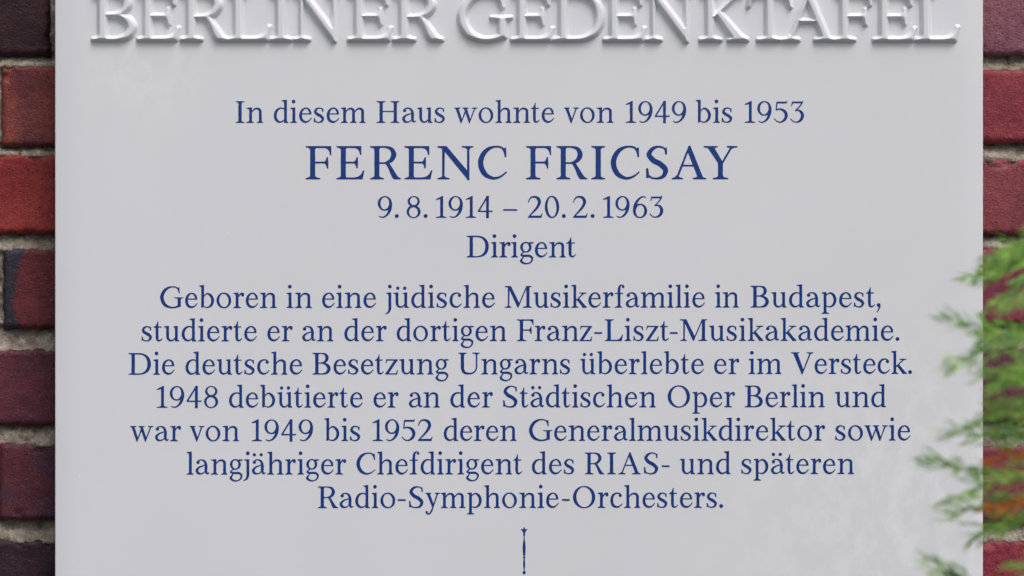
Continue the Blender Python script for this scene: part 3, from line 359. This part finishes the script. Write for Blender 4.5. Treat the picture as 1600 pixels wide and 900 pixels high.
H	350	18	24	-3,0,0,-3,132,-3,135,0,135,9,132,12,117,15,108,19,102,24,99,27,96,33,96,165,99,167,261,167,264,167,265,165,265,33,263,30,258,24,249,19,240,16,219,12,217,9,217,0,219,-3,222,-3,351,-3,353,0,353,9,351,12,336,15,325,21,321,25,318,29,316,36,316,300,318,306,324,313,330,317,336,320,351,323,353,327,353,330,353,336,351,338,348,338,222,338,219,338,217,336,217,327,219,323,240,319,249,316,255,313,260,309,264,303,265,300,265,189,264,187,99,187,96,189,96,300,98,306,100,309,108,316,117,320,134,324,135,327,135,336,132,338,0,338,-3,336,-3,327,-2,324,0,323,21,319,30,316,36,313,40,309,43,306,45,300,45,36,43,30,41,27,34,21,21,16,0,12,-3,9
O	342	24	24	140,-6,156,-8,171,-9,186,-8,202,-6,219,-2,243,7,258,15,270,22,282,32,294,43,304,54,315,69,327,90,334,105,338,120,342,135,344,153,345,168,344,183,342,198,339,213,334,228,328,243,322,255,314,267,305,279,294,291,282,302,269,312,258,319,246,326,231,332,216,337,201,340,186,342,171,343,156,342,138,340,114,333,99,327,84,319,72,312,60,302,48,291,37,279,28,267,20,255,14,243,8,228,3,213,0,198,-2,183,-3,168,-2,153,0,135,7,108,13,93,21,78,29,66,38,54,48,43,60,32,72,22,84,15,99,7,123,-2;165,12,150,15,141,18,129,23,120,28,102,43,93,52,80,69,73,81,67,93,58,120,55,132,52,156,51,171,51,186,55,213,58,225,63,240,72,260,78,270,93,289,102,298,111,305,129,315,141,319,150,321,162,323,177,322,192,319,201,316,211,312,222,306,231,299,246,285,255,274,262,264,275,240,280,228,284,213,289,192,291,177,291,150,288,123,284,108,280,96,275,84,269,72,261,60,249,45,240,36,231,29,222,24,210,18,192,13,180,11
T	310	10	10	69,0,72,-3,237,-3,240,-2,241,0,241,9,240,11,237,12,210,16,195,21,186,27,183,30,181,36,181,315,183,317,219,317,237,314,252,308,264,300,273,291,282,277,290,258,297,234,300,231,309,231,312,232,313,234,299,336,297,338,294,338,246,338,15,338,11,336,-3,237,-2,234,0,233,12,237,15,240,20,258,27,276,37,291,48,302,57,308,60,309,75,315,90,317,126,317,128,315,128,36,126,30,124,27,114,21,99,16,72,12,69,9
K	332	18	4	-3,0,0,-3,75,-3,144,-3,147,-3,149,0,149,9,147,12,123,16,111,19,105,22,99,26,96,30,94,33,94,36,94,150,95,153,111,168,114,169,220,18,195,11,193,9,193,6,193,0,195,-3,333,-3,335,0,335,9,334,12,292,39,288,42,150,201,148,204,224,276,258,309,264,311,267,314,273,316,282,318,312,323,314,324,315,327,315,336,312,338,195,338,193,336,193,333,193,327,195,323,216,320,228,317,233,315,232,312,96,181,94,183,94,186,94,300,96,305,99,309,108,315,120,320,141,323,143,327,143,336,141,338,138,338,0,338,-3,336,-3,327,-2,324,18,320,30,315,38,309,40,306,42,300,42,36,42,33,39,28,31,21,18,16,0,12,-3,9
1	156	22	20	-3,0,0,-3,45,-3,156,-3,159,0,159,9,157,12,132,17,119,21,111,26,108,30,107,33,107,336,107,339,105,341,102,341,96,341,86,336,3,294,-1,291,-3,279,-2,276,0,275,60,288,61,285,61,33,60,30,58,27,48,22,30,17,-1,12,-3,9
9	220	20	20	58,-3,75,-4,90,-2,105,2,125,12,144,24,156,34,169,48,183,66,193,81,202,99,209,117,215,138,219,159,222,180,223,234,222,236,219,238,218,240,214,255,208,273,200,288,192,299,179,312,165,322,153,329,138,334,126,337,108,339,90,337,78,334,63,329,51,322,37,312,24,299,13,282,4,264,-1,243,-3,222,-1,204,4,183,12,165,22,150,36,135,52,123,69,114,87,109,108,107,126,109,144,114,159,120,162,121,162,120,155,102,148,87,139,69,131,57,119,42,111,35,99,26,90,21,81,18,72,16,63,16,54,17,45,19,24,30,20,30,15,21,16,18,30,8,38,3,48,-1;93,131,81,136,69,144,59,156,52,168,46,183,42,204,41,222,42,240,46,258,54,276,63,291,72,302,85,312,99,318,111,320,123,319,135,314,147,306,157,294,164,282,170,267,174,246,175,228,174,210,170,192,162,174,153,159,144,148,131,138,117,132,105,130
4	228	20	20	127,-9,129,-11,132,-11,168,-11,171,-10,172,-6,172,87,174,88,222,88,225,91,233,111,232,114,228,115,219,115,216,114,213,110,174,110,172,111,172,333,171,336,172,339,168,341,144,341,141,341,138,337,129,337,127,333,127,324,126,318,-3,108,-3,93,-3,90,0,88,126,88,127,87;33,110,31,111,32,114,126,270,127,267,127,111,126,110
5	215	22	22	87,-3,99,-4,108,-3,117,-2,132,2,141,6,156,14,174,26,184,36,191,45,203,63,210,78,213,87,216,99,217,108,217,120,216,132,211,147,206,159,197,174,189,185,177,197,165,206,152,213,138,218,123,221,108,223,90,224,75,223,63,221,48,215,45,215,54,296,57,299,195,299,198,300,210,336,211,339,207,341,201,341,198,340,189,329,186,329,114,328,42,327,39,327,37,324,36,318,25,207,25,204,26,201,25,198,29,189,33,187,54,196,63,198,78,199,96,197,108,193,117,188,126,183,137,174,145,165,155,150,161,138,166,123,167,114,166,102,163,87,158,75,153,63,147,54,139,45,130,36,120,28,111,23,102,19,93,17,81,18,69,20,57,24,48,29,42,33,35,39,9,69,5,69,-1,63,-2,60,22,30,36,17,48,9,60,4,75,-1
3	212	20	20	86,-3,99,-4,108,-3,126,0,135,2,150,8,167,18,181,30,192,42,203,60,209,75,214,96,215,105,215,120,213,129,208,144,203,156,195,169,189,177,180,185,171,191,162,196,153,200,141,203,129,205,117,206,115,207,139,231,158,252,172,270,198,309,200,312,198,314,192,318,204,336,205,339,201,341,195,343,192,342,180,332,177,331,39,329,30,331,25,327,11,264,12,262,14,261,21,260,24,259,27,261,34,285,39,300,42,301,165,301,166,300,151,276,137,258,118,237,78,198,74,192,76,180,78,178,84,178,111,183,117,183,126,180,135,174,141,168,149,159,155,150,160,138,163,126,164,114,164,102,162,90,159,77,153,63,147,53,140,45,132,37,117,26,102,19,93,17,84,17,72,19,63,21,51,26,44,30,33,40,8,69,6,70,4,69,-2,63,-3,60,18,33,27,23,36,15,45,10,57,4,72,0
2	232	18	18	1,0,3,-3,6,-3,120,-3,213,-3,216,-2,217,0,235,63,234,66,231,67,222,67,220,66,207,35,204,33,57,31,54,31,52,33,141,120,158,138,171,155,178,165,194,192,203,210,208,225,211,237,210,255,207,270,202,285,195,299,186,312,176,321,168,326,159,331,145,336,135,338,111,341,99,341,84,339,63,333,54,329,48,325,40,318,35,312,22,294,15,279,10,264,5,237,8,234,15,232,19,234,26,258,31,270,41,285,51,297,58,303,66,308,78,311,90,312,102,311,117,307,129,300,141,290,150,279,155,267,160,252,161,240,158,225,151,207,137,177,126,159,109,135,69,86,8,18,3,10
0	220	20	20	94,-6,108,-8,120,-7,129,-5,138,-2,149,3,158,9,175,24,183,34,191,45,198,57,207,78,212,93,216,108,221,138,223,168,222,183,219,210,213,240,203,267,197,279,189,292,177,308,168,317,159,325,150,330,139,336,129,339,120,341,111,342,102,341,90,339,81,336,72,332,63,326,53,318,45,310,30,290,23,279,16,264,8,243,4,228,-1,198,-3,165,-1,138,1,123,8,93,18,66,31,42,39,31,51,18,62,9,72,2,81,-2;111,15,102,18,96,21,84,31,72,48,62,66,52,96,46,123,42,150,41,177,41,204,45,231,52,261,60,282,69,298,75,305,81,311,90,317,96,319,102,320,108,320,114,318,121,315,129,309,136,303,147,288,158,267,166,246,174,213,178,183,179,156,178,120,174,93,168,72,160,51,150,35,144,28,136,21,129,17,123,15,117,14
6	222	20	20	92,-6,111,-8,132,-6,144,-3,159,2,177,13,192,26,205,42,215,60,221,75,223,84,224,96,225,114,223,126,218,144,213,156,205,171,192,186,183,194,168,205,153,212,141,216,123,219,111,220,93,218,81,216,66,210,66,213,68,219,81,243,94,264,108,281,120,293,138,306,150,313,162,318,168,318,174,317,201,307,204,308,205,309,209,318,207,321,186,332,174,336,168,338,159,338,147,336,129,330,108,318,93,309,78,297,66,285,55,273,45,260,34,243,25,228,17,210,10,192,5,174,2,150,-1,102,1,87,3,78,10,57,19,42,25,33,33,25,45,14,54,8,66,2,81,-4;99,12,87,16,75,23,66,33,56,48,50,63,47,78,46,96,47,117,51,135,57,150,67,168,78,180,87,187,99,193,111,196,117,197,126,196,138,192,150,184,161,171,168,159,174,144,177,129,178,111,177,90,172,72,167,57,156,39,147,29,135,20,123,14,111,11
8	216	20	20	82,-6,96,-8,108,-9,129,-7,138,-5,153,0,171,9,187,21,195,30,202,39,212,57,217,75,219,93,217,108,214,120,208,135,199,150,188,162,177,171,162,180,162,183,177,193,187,204,194,213,200,225,205,240,206,252,206,261,203,276,198,288,193,297,186,306,177,315,165,324,156,328,144,333,132,337,111,339,93,338,72,332,54,323,39,311,27,297,20,282,17,276,15,264,14,252,15,240,18,231,23,219,30,207,38,198,48,189,58,183,39,171,28,162,17,150,8,135,1,117,-2,102,-2,84,1,66,4,57,12,42,18,33,30,20,42,11,54,4,69,-2;108,9,96,10,81,15,69,22,57,33,48,45,42,58,38,72,37,87,39,105,42,117,48,129,56,141,66,150,78,157,93,162,105,163,117,162,132,157,144,149,153,141,162,130,169,117,173,102,175,87,174,72,171,58,164,42,156,32,147,23,134,15,120,10;102,198,93,200,81,206,71,213,64,222,57,234,53,246,51,258,52,270,54,282,60,294,66,303,75,311,86,318,96,322,105,323,117,322,126,320,138,315,147,308,156,299,162,288,167,276,169,264,169,252,166,240,162,229,156,219,147,210,138,204,126,199,114,197
.	54	20	20	17,-3,27,-5,33,-4,39,-2,48,4,52,9,55,15,56,21,57,27,56,33,54,39,48,48,39,54,33,56,27,57,21,56,15,54,6,48,0,39,-2,33,-3,27,-2,21,-1,15,2,9,6,4,11,0
,	62	14	20	5,-84,9,-83,28,-57,38,-42,54,-12,58,-3,61,9,62,21,62,39,57,51,52,57,45,62,36,65,27,64,18,61,12,57,5,48,2,39,2,33,3,27,5,21,8,15,12,11,18,7,24,4,30,3,26,-12,18,-36,-1,-78,0,-81
-	116	16	16	-3,111,0,109,117,109,119,111,119,114,119,135,117,137,114,137,0,137,-3,135
–	215	16	16	-2,108,0,107,216,107,218,111,218,129,217,132,213,133,0,133,-2,132,-3,129,-3,111
"""
FONT = {}
for rec in FONT_DATA.strip().split('\n'):
    ch, w, l, r, loops = rec.split('\t')
    FONT[ch] = (float(w), float(l), float(r), [np.array(list(map(int, s.split(',')))).reshape(-1, 2).astype(float) for s in loops.split(';')])
# every line: (baseline y at x=200, baseline y at x=1400, scale, [(text, x0, x1)...]) in tenths of a photo pixel for x
LINES=[
 (191.8,191.5,1.0,[('In',3685,4110),('diesem',4280,5710),('Haus',5885,6950),('wohnte',7100,8655),('von',8815,9580),('1949',9780,10720),('bis',10875,11440),('1953',11640,12560)]),
 (279.9,279.7,1.53,[('F',4780,5175),('E',5262,5690),('R',5788,6260),('E',6325,6752),('N',6840,7392),('C',7470,7918),('F',8225,8610),('R',8700,9172),('I',9245,9450),('C',9545,9992),('S',10092,10442),('A',10500,11032),('Y',11000,11518)]),
 (340.1,339.9,1.0,[('9',5905,6125),('.',6172,6228),('8',6355,6570),('.',6622,6678),('1',6815,6975),('9',7010,7230),('1',7280,7435),('4',7470,7695),('–',7865,8080),('2',8245,8475),('0',8515,8735),('.',8782,8838),('2',8950,9180),('.',9232,9288),('1',9425,9582),('9',9618,9835),('6',9890,10110),('3',10150,10362)]),
 (402.0,401.8,1.0,[('D',7295,7635),('i',7675,7775),('r',7805,7975),('i',7990,8088),('g',8120,8335),('e',8360,8550),('n',8580,8835),('t',8852,9000)]),
 (481.2,480.0,1.0,[('Geboren',2502,4318),('in',4480,4868),('eine',5035,5872),('jüdische',6015,7728),('Musikerfamilie',7890,11010),('in',11175,11540),('Budapest,',11730,13760)]),
 (533.2,532.2,1.0,[('studierte',2212,4010),('er',4180,4568),('an',4720,5205),('der',5382,6040),('dortigen',6200,7908),('Franz',8080,9250),('-',9288,9406),('Liszt',9455,10448),('-',10468,10586),('Musikakademie.',10630,14050)]),
 (585.3,583.9,1.0,[('Die',2012,2725),('deutsche',2900,4720),('Besetzung',4885,7008),('Ungarns',7165,8908),('überlebte',9068,10995),('er',11160,11548),('im',11700,12206),('Versteck.',12360,14246)]),
 (636.9,635.9,1.0,[('1948',2455,3408),('debütierte',3580,5664),('er',5838,6224),('an',6388,6868),('der',7038,7698),('Städtischen',7860,10243),('Oper',10435,11482),('Berlin',11640,12884),('und',13050,13840)]),
 (689.2,688.1,1.0,[('war',2036,2826),('von',2965,3732),('1949',3935,4890),('bis',5070,5628),('1952',5825,6758),('deren',6935,8066),('Generalmusikdirektor',8265,12888),('sowie',13050,14220)]),
 (741.4,740.4,1.0,[('langjähriger',2920,5406),('Chefdirigent',5570,8156),('des',8312,8972),('R',9140,9442),('I',9490,9622),('A',9665,10010),('S',10060,10286),('-',10343,10458),('und',10625,11414),('späteren',11582,13340)]),
 (794.0,792.9,1.0,[('Radio',4970,6174),('-',6220,6336),('Symphonie',6390,8726),('-',8785,8900),('Orchesters.',8955,11296)]),
]
HEAD=[('B',145,213),('E',216,280),('R',283.5,357),('L',358,422),('I',423,455),('N',460,532),('E',545,612),('R',615,691),('G',716,799),('E',800,864),('D',864,943),('E',944,1008),('N',1009,1082),('K',1094,1168),('T',1168,1236),('A',1223,1304),('F',1304,1360),('E',1365,1430),('L',1431,1497)]
def place(font,line):
    """-> list of (char, x, y, sx, sy) in photo pixels"""
    yl,yr,sc,words=line; out=[]
    for text,x0,x1 in words:
        x=0; xs=[]; prev=None
        for ch in text:
            w,l,r=font[ch][:3]
            if prev is not None: x+=prev+l
            xs.append((x,w)); x+=w; prev=r
        nat=x*sc; mea=x1-x0; n=len(text)
        if n==1:
            s=mea/nat
            s=max(.9,min(1.1,s))
            fit=[(0,s*sc)]
        else:
            # squeeze the letters a little and put the rest in the gaps
            s=1+max(-.05,min(.05,(mea-nat)/nat*.5)); gap=(mea/sc-x*s)/(n-1)
            fit=[((a*s+i*gap)*sc,s*sc) for i,(a,w) in enumerate(xs)]
        for ch,(dx,sx) in zip(text,fit):
            px=(x0+dx)/10
            out.append((ch,px,yl+(yr-yl)*(px-200)/1200,sx/10,sc/10))
    return out

_tri = {}
def glyph_tris(ch):
    if ch not in _tri:
        L = FONT[ch][3]; flat = np.vstack(L)
        # a hole belongs to the outline that surrounds it; tessellate outlines with their holes together
        area = [0.5 * np.sum(a[:, 0] * np.roll(a[:, 1], -1) - a[:, 1] * np.roll(a[:, 0], -1)) for a in L]
        tris = []; start = np.cumsum([0] + [len(a) for a in L])
        big = max(area, key=abs); outer = [i for i in range(len(L)) if area[i] * big > 0]
        for o in outer:
            lo, hi = L[o].min(0), L[o].max(0)
            grp = [o] + [i for i in range(len(L)) if i not in outer and (L[i].min(0) >= lo).all() and (L[i].max(0) <= hi).all()]
            idx = [start[i] + k for i in grp for k in range(len(L[i]))]
            tris += [tuple(idx[k] for k in t) for t in tessellate_polygon([[Vector((p[0], p[1], 0)) for p in L[i]] for i in grp])]
        _tri[ch] = (flat, L, start, tris)
    return _tri[ch]
def enamel(name, placed):
    """flat blue enamel standing a hair proud of the glaze"""
    v, fc = [], []; top, back = -.00012, .0003
    for ch, px, py, sx, sy in placed:
        flat, L, start, tris = glyph_tris(ch); b = len(v); n = len(flat)
        P2 = [(X(px + p[0] * sx), Z(py - p[1] * sy)) for p in flat]
        v += [(x, top, z) for x, z in P2] + [(x, back, z) for x, z in P2]
        for t in tris:
            (x0, z0), (x1, z1), (x2, z2) = (P2[k] for k in t)
            if (x1 - x0) * (z2 - z0) - (x2 - x0) * (z1 - z0) < 0: t = t[::-1]
            fc.append(tuple(b + k for k in t))
        for li, a in enumerate(L):
            s, m = start[li], len(a)
            for k in range(m):
                i, j = b + s + k, b + s + (k + 1) % m
                fc.append((i, i + n, j + n, j))
    return link_mesh(name, v, fc, M_BLUE, plaque, smooth=False)
for ln in LINES: enamel('inscription_line', place(FONT, ln))

# small sceptre mark under the text
def ribbon(cx, pts):
    L = [(cx - w / 2, y) for y, w in pts]; R = [(cx + w / 2, y) for y, w in pts][::-1]
    return L + R
SC = ribbon(8190, [(8285, 12), (8300, 20), (8340, 14), (8400, 15), (8440, 22), (8480, 38), (8540, 48), (8600, 46), (8660, 34), (8700, 22), (8708, 36), (8722, 36), (8730, 16), (8760, 26), (8800, 35), (8840, 32), (8890, 20), (8915, 13), (8925, 30), (8938, 46), (8952, 48), (8966, 38), (8974, 18)])
FL = [(8190, 8230), (8202, 8248), (8206, 8272), (8222, 8262), (8242, 8268), (8232, 8284), (8212, 8304), (8204, 8330), (8202, 8352), (8210, 8366), (8170, 8366), (8178, 8352), (8176, 8330), (8168, 8304), (8148, 8284), (8138, 8268), (8158, 8262), (8174, 8272), (8178, 8248)]
v, fc = [], []
for poly, top in ((SC, -.00012), (FL, -.00016)):
    b = len(v); n = len(poly); P2 = [(X(p[0] / 10), Z(p[1] / 10)) for p in poly]
    v += [(x, top, z) for x, z in P2] + [(x, .0003, z) for x, z in P2]
    for t in tessellate_polygon([[Vector((x, z, 0)) for x, z in P2]]):
        (x0, z0), (x1, z1), (x2, z2) = (P2[k] for k in t)
        if (x1 - x0) * (z2 - z0) - (x2 - x0) * (z1 - z0) < 0: t = t[::-1]
        fc.append(tuple(b + k for k in t))
    for k in range(n): fc.append((b + k, b + n + k, b + n + (k + 1) % n, b + (k + 1) % n))
link_mesh('sceptre_mark', v, fc, M_BLUE, plaque, smooth=False)

# raised porcelain letters of the heading: rounded relief flowing into the glaze
def signed(loops, XX, YY):
    d = np.full(XX.shape, 1e9); ins = np.zeros(XX.shape, bool)
    for p in loops:
        for (ax, ay), (bx, by) in zip(p, np.roll(p, -1, 0)):
            ex, ey = bx - ax, by - ay; L2 = ex * ex + ey * ey + 1e-9
            t = np.clip(((XX - ax) * ex + (YY - ay) * ey) / L2, 0, 1)
            d = np.minimum(d, (XX - ax - t * ex) ** 2 + (YY - ay - t * ey) ** 2)
            if ay != by: ins ^= ((ay > YY) != (by > YY)) & (XX < (bx - ax) * (YY - ay) / (by - ay) + ax)
    d = np.sqrt(d); return np.where(ins, d, -d)
RELIEF, OUT, INN = .0046, 3.7, 3.4
for ch, x0, x1 in HEAD:
    sx, sy = (x1 - x0) / FONT[ch][0], 74 / 335
    by = 62.6 + .8 * (x0 - 145) / 1350
    loops = [np.stack([a[:, 0] * sx, a[:, 1] * sy], 1) for a in FONT[ch][3]]
    xs = np.arange(-5, x1 - x0 + 5.01, .7); ys = np.arange(-7, 81, .7)
    XX, YY = np.meshgrid(xs, ys); t = signed(loops, XX, YY)
    u = np.clip((t + OUT) / (OUT + INN), 0, 1)
    h = RELIEF * (u * u * (3 - 2 * u)) ** .85 - .00004
    h = np.where(t < -OUT, -.00004 - .0002 * np.clip(-OUT - t, 0, 2), h)
    # soften the ridge
    for _ in range(2):
        hp = np.pad(h, 1, mode='edge'); h = (4 * h + hp[1:-1, :-2] + hp[1:-1, 2:] + hp[:-2, 1:-1] + hp[2:, 1:-1]) / 8
    keep = t > -OUT - 1.6
    v = [(X(x0 + a), -hh, Z(by - b)) for a, b, hh in zip(XX.ravel(), YY.ravel(), h.ravel())]
    W = len(xs); fc = []
    for j in range(len(ys) - 1):
        for i in range(W - 1):
            if keep[j, i] or keep[j, i + 1] or keep[j + 1, i] or keep[j + 1, i + 1]:
                a = j * W + i; fc.append((a, a + 1, a + W + 1, a + W))
    used = sorted({k for q in fc for k in q}); mp = {k: i for i, k in enumerate(used)}
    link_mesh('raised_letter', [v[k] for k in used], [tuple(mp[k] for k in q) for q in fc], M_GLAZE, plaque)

# ------------------------------------------------------------------ the conifer in front, between camera and wall
R = random.Random(11)
TRUNK = Vector((.62, -.62, -.9))
shrub = thing('conifer_shrub', 'green feathery conifer shrub with soft sprays reaching over the plaque\'s right edge', 'shrub', TRUNK)
def at(px, py, yf):
    k = (CAM_D + yf) / CAM_D
    return Vector(((px - 800) * PX * k, yf, (450 - py) * PX * k)) - TRUNK
def tube(v, f, pts, radii, n=6):
    b = len(v)
    for i, (p, r) in enumerate(zip(pts, radii)):
        d = (pts[min(i + 1, len(pts) - 1)] - pts[max(i - 1, 0)]).normalized()
        a = d.orthogonal().normalized(); c = d.cross(a)
        for k in range(n):
            t = 2 * math.pi * k / n; v.append(p + (a * math.cos(t) + c * math.sin(t)) * r)
    for i in range(len(pts) - 1):
        for k in range(n): f.append((b + i * n + k, b + i * n + (k + 1) % n, b + (i + 1) * n + (k + 1) % n, b + (i + 1) * n + k))
    f.append(tuple(b + k for k in range(n))[::-1]); f.append(tuple(b + (len(pts) - 1) * n + k for k in range(n)))
def needle(v, f, p, d, ln, wd):
    s = d.cross(Vector((R.uniform(-1, 1), R.uniform(-1, 1), R.uniform(-1, 1)))).normalized(); up = d.cross(s) * wd * .35
    b = len(v); v += [p, p + d * ln * .45 + s * wd * .5, p + d * ln, p + d * ln * .45 - s * wd * .5, p + d * ln * .45 + up]
    f += [(b, b + 1, b + 4), (b + 1, b + 2, b + 4), (b + 2, b + 3, b + 4), (b + 3, b, b + 4)]
def rnd(): return Vector((R.gauss(0, 1), R.gauss(0, 1), R.gauss(0, 1)))
def bezier(p0, p1, p2, n): return [p0 * (1 - t) ** 2 + p1 * 2 * t * (1 - t) + p2 * t * t for t in (k / n for k in range(n + 1))]
stem_v, stem_f = [], []
tube(stem_v, stem_f, [Vector((0, 0, -.35)), Vector((.01, .01, .2)), Vector((-.005, 0, .6)), Vector((.01, 0, .95)), Vector((0, .01, 1.3))], [.022, .02, .017, .013, .006], 10)
def spray(base, tip, yf, blen=.024, dens=1.0, sag=.012, mat=M_LEAF, name='foliage_spray'):
    """a feathery spray: axis, alternating side twigs, needles along all of them"""
    v, f = [], []
    b, t = at(*base, yf + R.uniform(.0, .06)), at(*tip, yf)
    mid = (b + t) / 2 + Vector((0, R.uniform(-.01, .01), R.uniform(-.4, 1) * sag))
    n = max(8, int((t - b).length / .006)); ax = bezier(b, mid, t, n)
    root = Vector((0, 0, b.z - R.uniform(.06, .26)))
    br = bezier(root, (root + b) / 2 + Vector((R.uniform(.0, .05), R.uniform(-.05, .05), .05)), b, 12)
    tube(stem_v, stem_f, br + ax[1:n // 3:2], [.004 - .003 * k / (len(br) + n // 6) for k in range(len(br + ax[1:n // 3:2]))], 5)
    tube(v, f, ax, [.0008 - .0005 * k / n for k in range(len(ax))], 4)
    nb = len(br) - 1; ax = br[:-1] + ax; n += nb
    for i in range(3, n + 1):
        d = (ax[i] - ax[i - 1]).normalized(); k = max(0, (i - nb) / (n - nb))
        tw = [(ax[i], d, .010)]
        if R.random() < .95 * dens:
            sgn = 1 if i % 2 else -1
            side = (Vector((0, 0, 1)) * sgn + Vector((0, R.uniform(-.9, .9), R.uniform(-.3, .3)))).normalized()
            sd = (d * R.uniform(1.2, 1.9) + side * R.uniform(.45, .8)).normalized()
            L = blen * (1 - .72 * k) * R.uniform(.6, 1.15) + .006
            tw.append((ax[i], sd, L))
        for p, dd, L in tw:
            m = max(3, int(L / .0022)); cur = p.copy(); dd = dd.copy()
            for q in range(m):
                dd = (dd + d * .06 + rnd() * .05).normalized(); cur = cur + dd * (L / m)
                for _ in range(2 if R.random() < dens - .55 else 1):
                    nd = (dd + rnd() * .24).normalized()
                    needle(v, f, cur, nd, R.uniform(.006, .013), R.uniform(.001, .0018))
    return link_mesh(name, v, f, mat, shrub, smooth=False)
SPRAYS = [  # base px, tip px, depth, twig length, density
 ((1700, 340), (1560, 470), -.55, .030, .9), ((1720, 380), (1554, 402), -.62, .026, .8), ((1730, 330), (1575, 410), -.70, .03, 1),
 ((1700, 545), (1498, 499), -.62, .016, .7), ((1700, 530), (1504, 562), -.64, .016, .8),
 ((1720, 500), (1553, 530), -.58, .028, 1), ((1730, 560), (1556, 590), -.66, .03, 1), ((1710, 620), (1552, 640), -.6, .024, .8),
 ((1700, 640), (1506, 668), -.62, .018, .8), ((1720, 690), (1545, 680), -.55, .028, 1),
 ((1720, 760), (1470, 722), -.64, .018, .8), ((1700, 780), (1492, 802), -.62, .02, .75), ((1690, 740), (1498, 776), -.66, .018, .7),
 ((1720, 760), (1548, 826), -.6, .028, 1), ((1650, 1000), (1464, 878), -.62, .018, .8),
 ((1640, 1020), (1486, 912), -.58, .024, .8), ((1750, 850), (1592, 880), -.66, .03, .5),]
for k in range(3):                                  # the thick of the shrub at the right
    y0 = R.uniform(380, 850); SPRAYS.append(((1745 + R.uniform(-20, 20), y0 - R.uniform(20, 120)), (R.uniform(1548, 1600), y0), R.uniform(-.74, -.5), R.uniform(.024, .034), 1))
for s in SPRAYS: spray(s[0], s[1], s[2], s[3], s[4])
for s in (((1640, 706), (1556, 717), -.6), ((1640, 770), (1566, 790), -.62)):
    o = spray(s[0], s[1], s[2], .007, .56, .003, M_DRY, 'withered_spray'); o['label'] = 'orange brown withered spray tip'
link_mesh('stem', stem_v, stem_f, M_BARK, shrub)
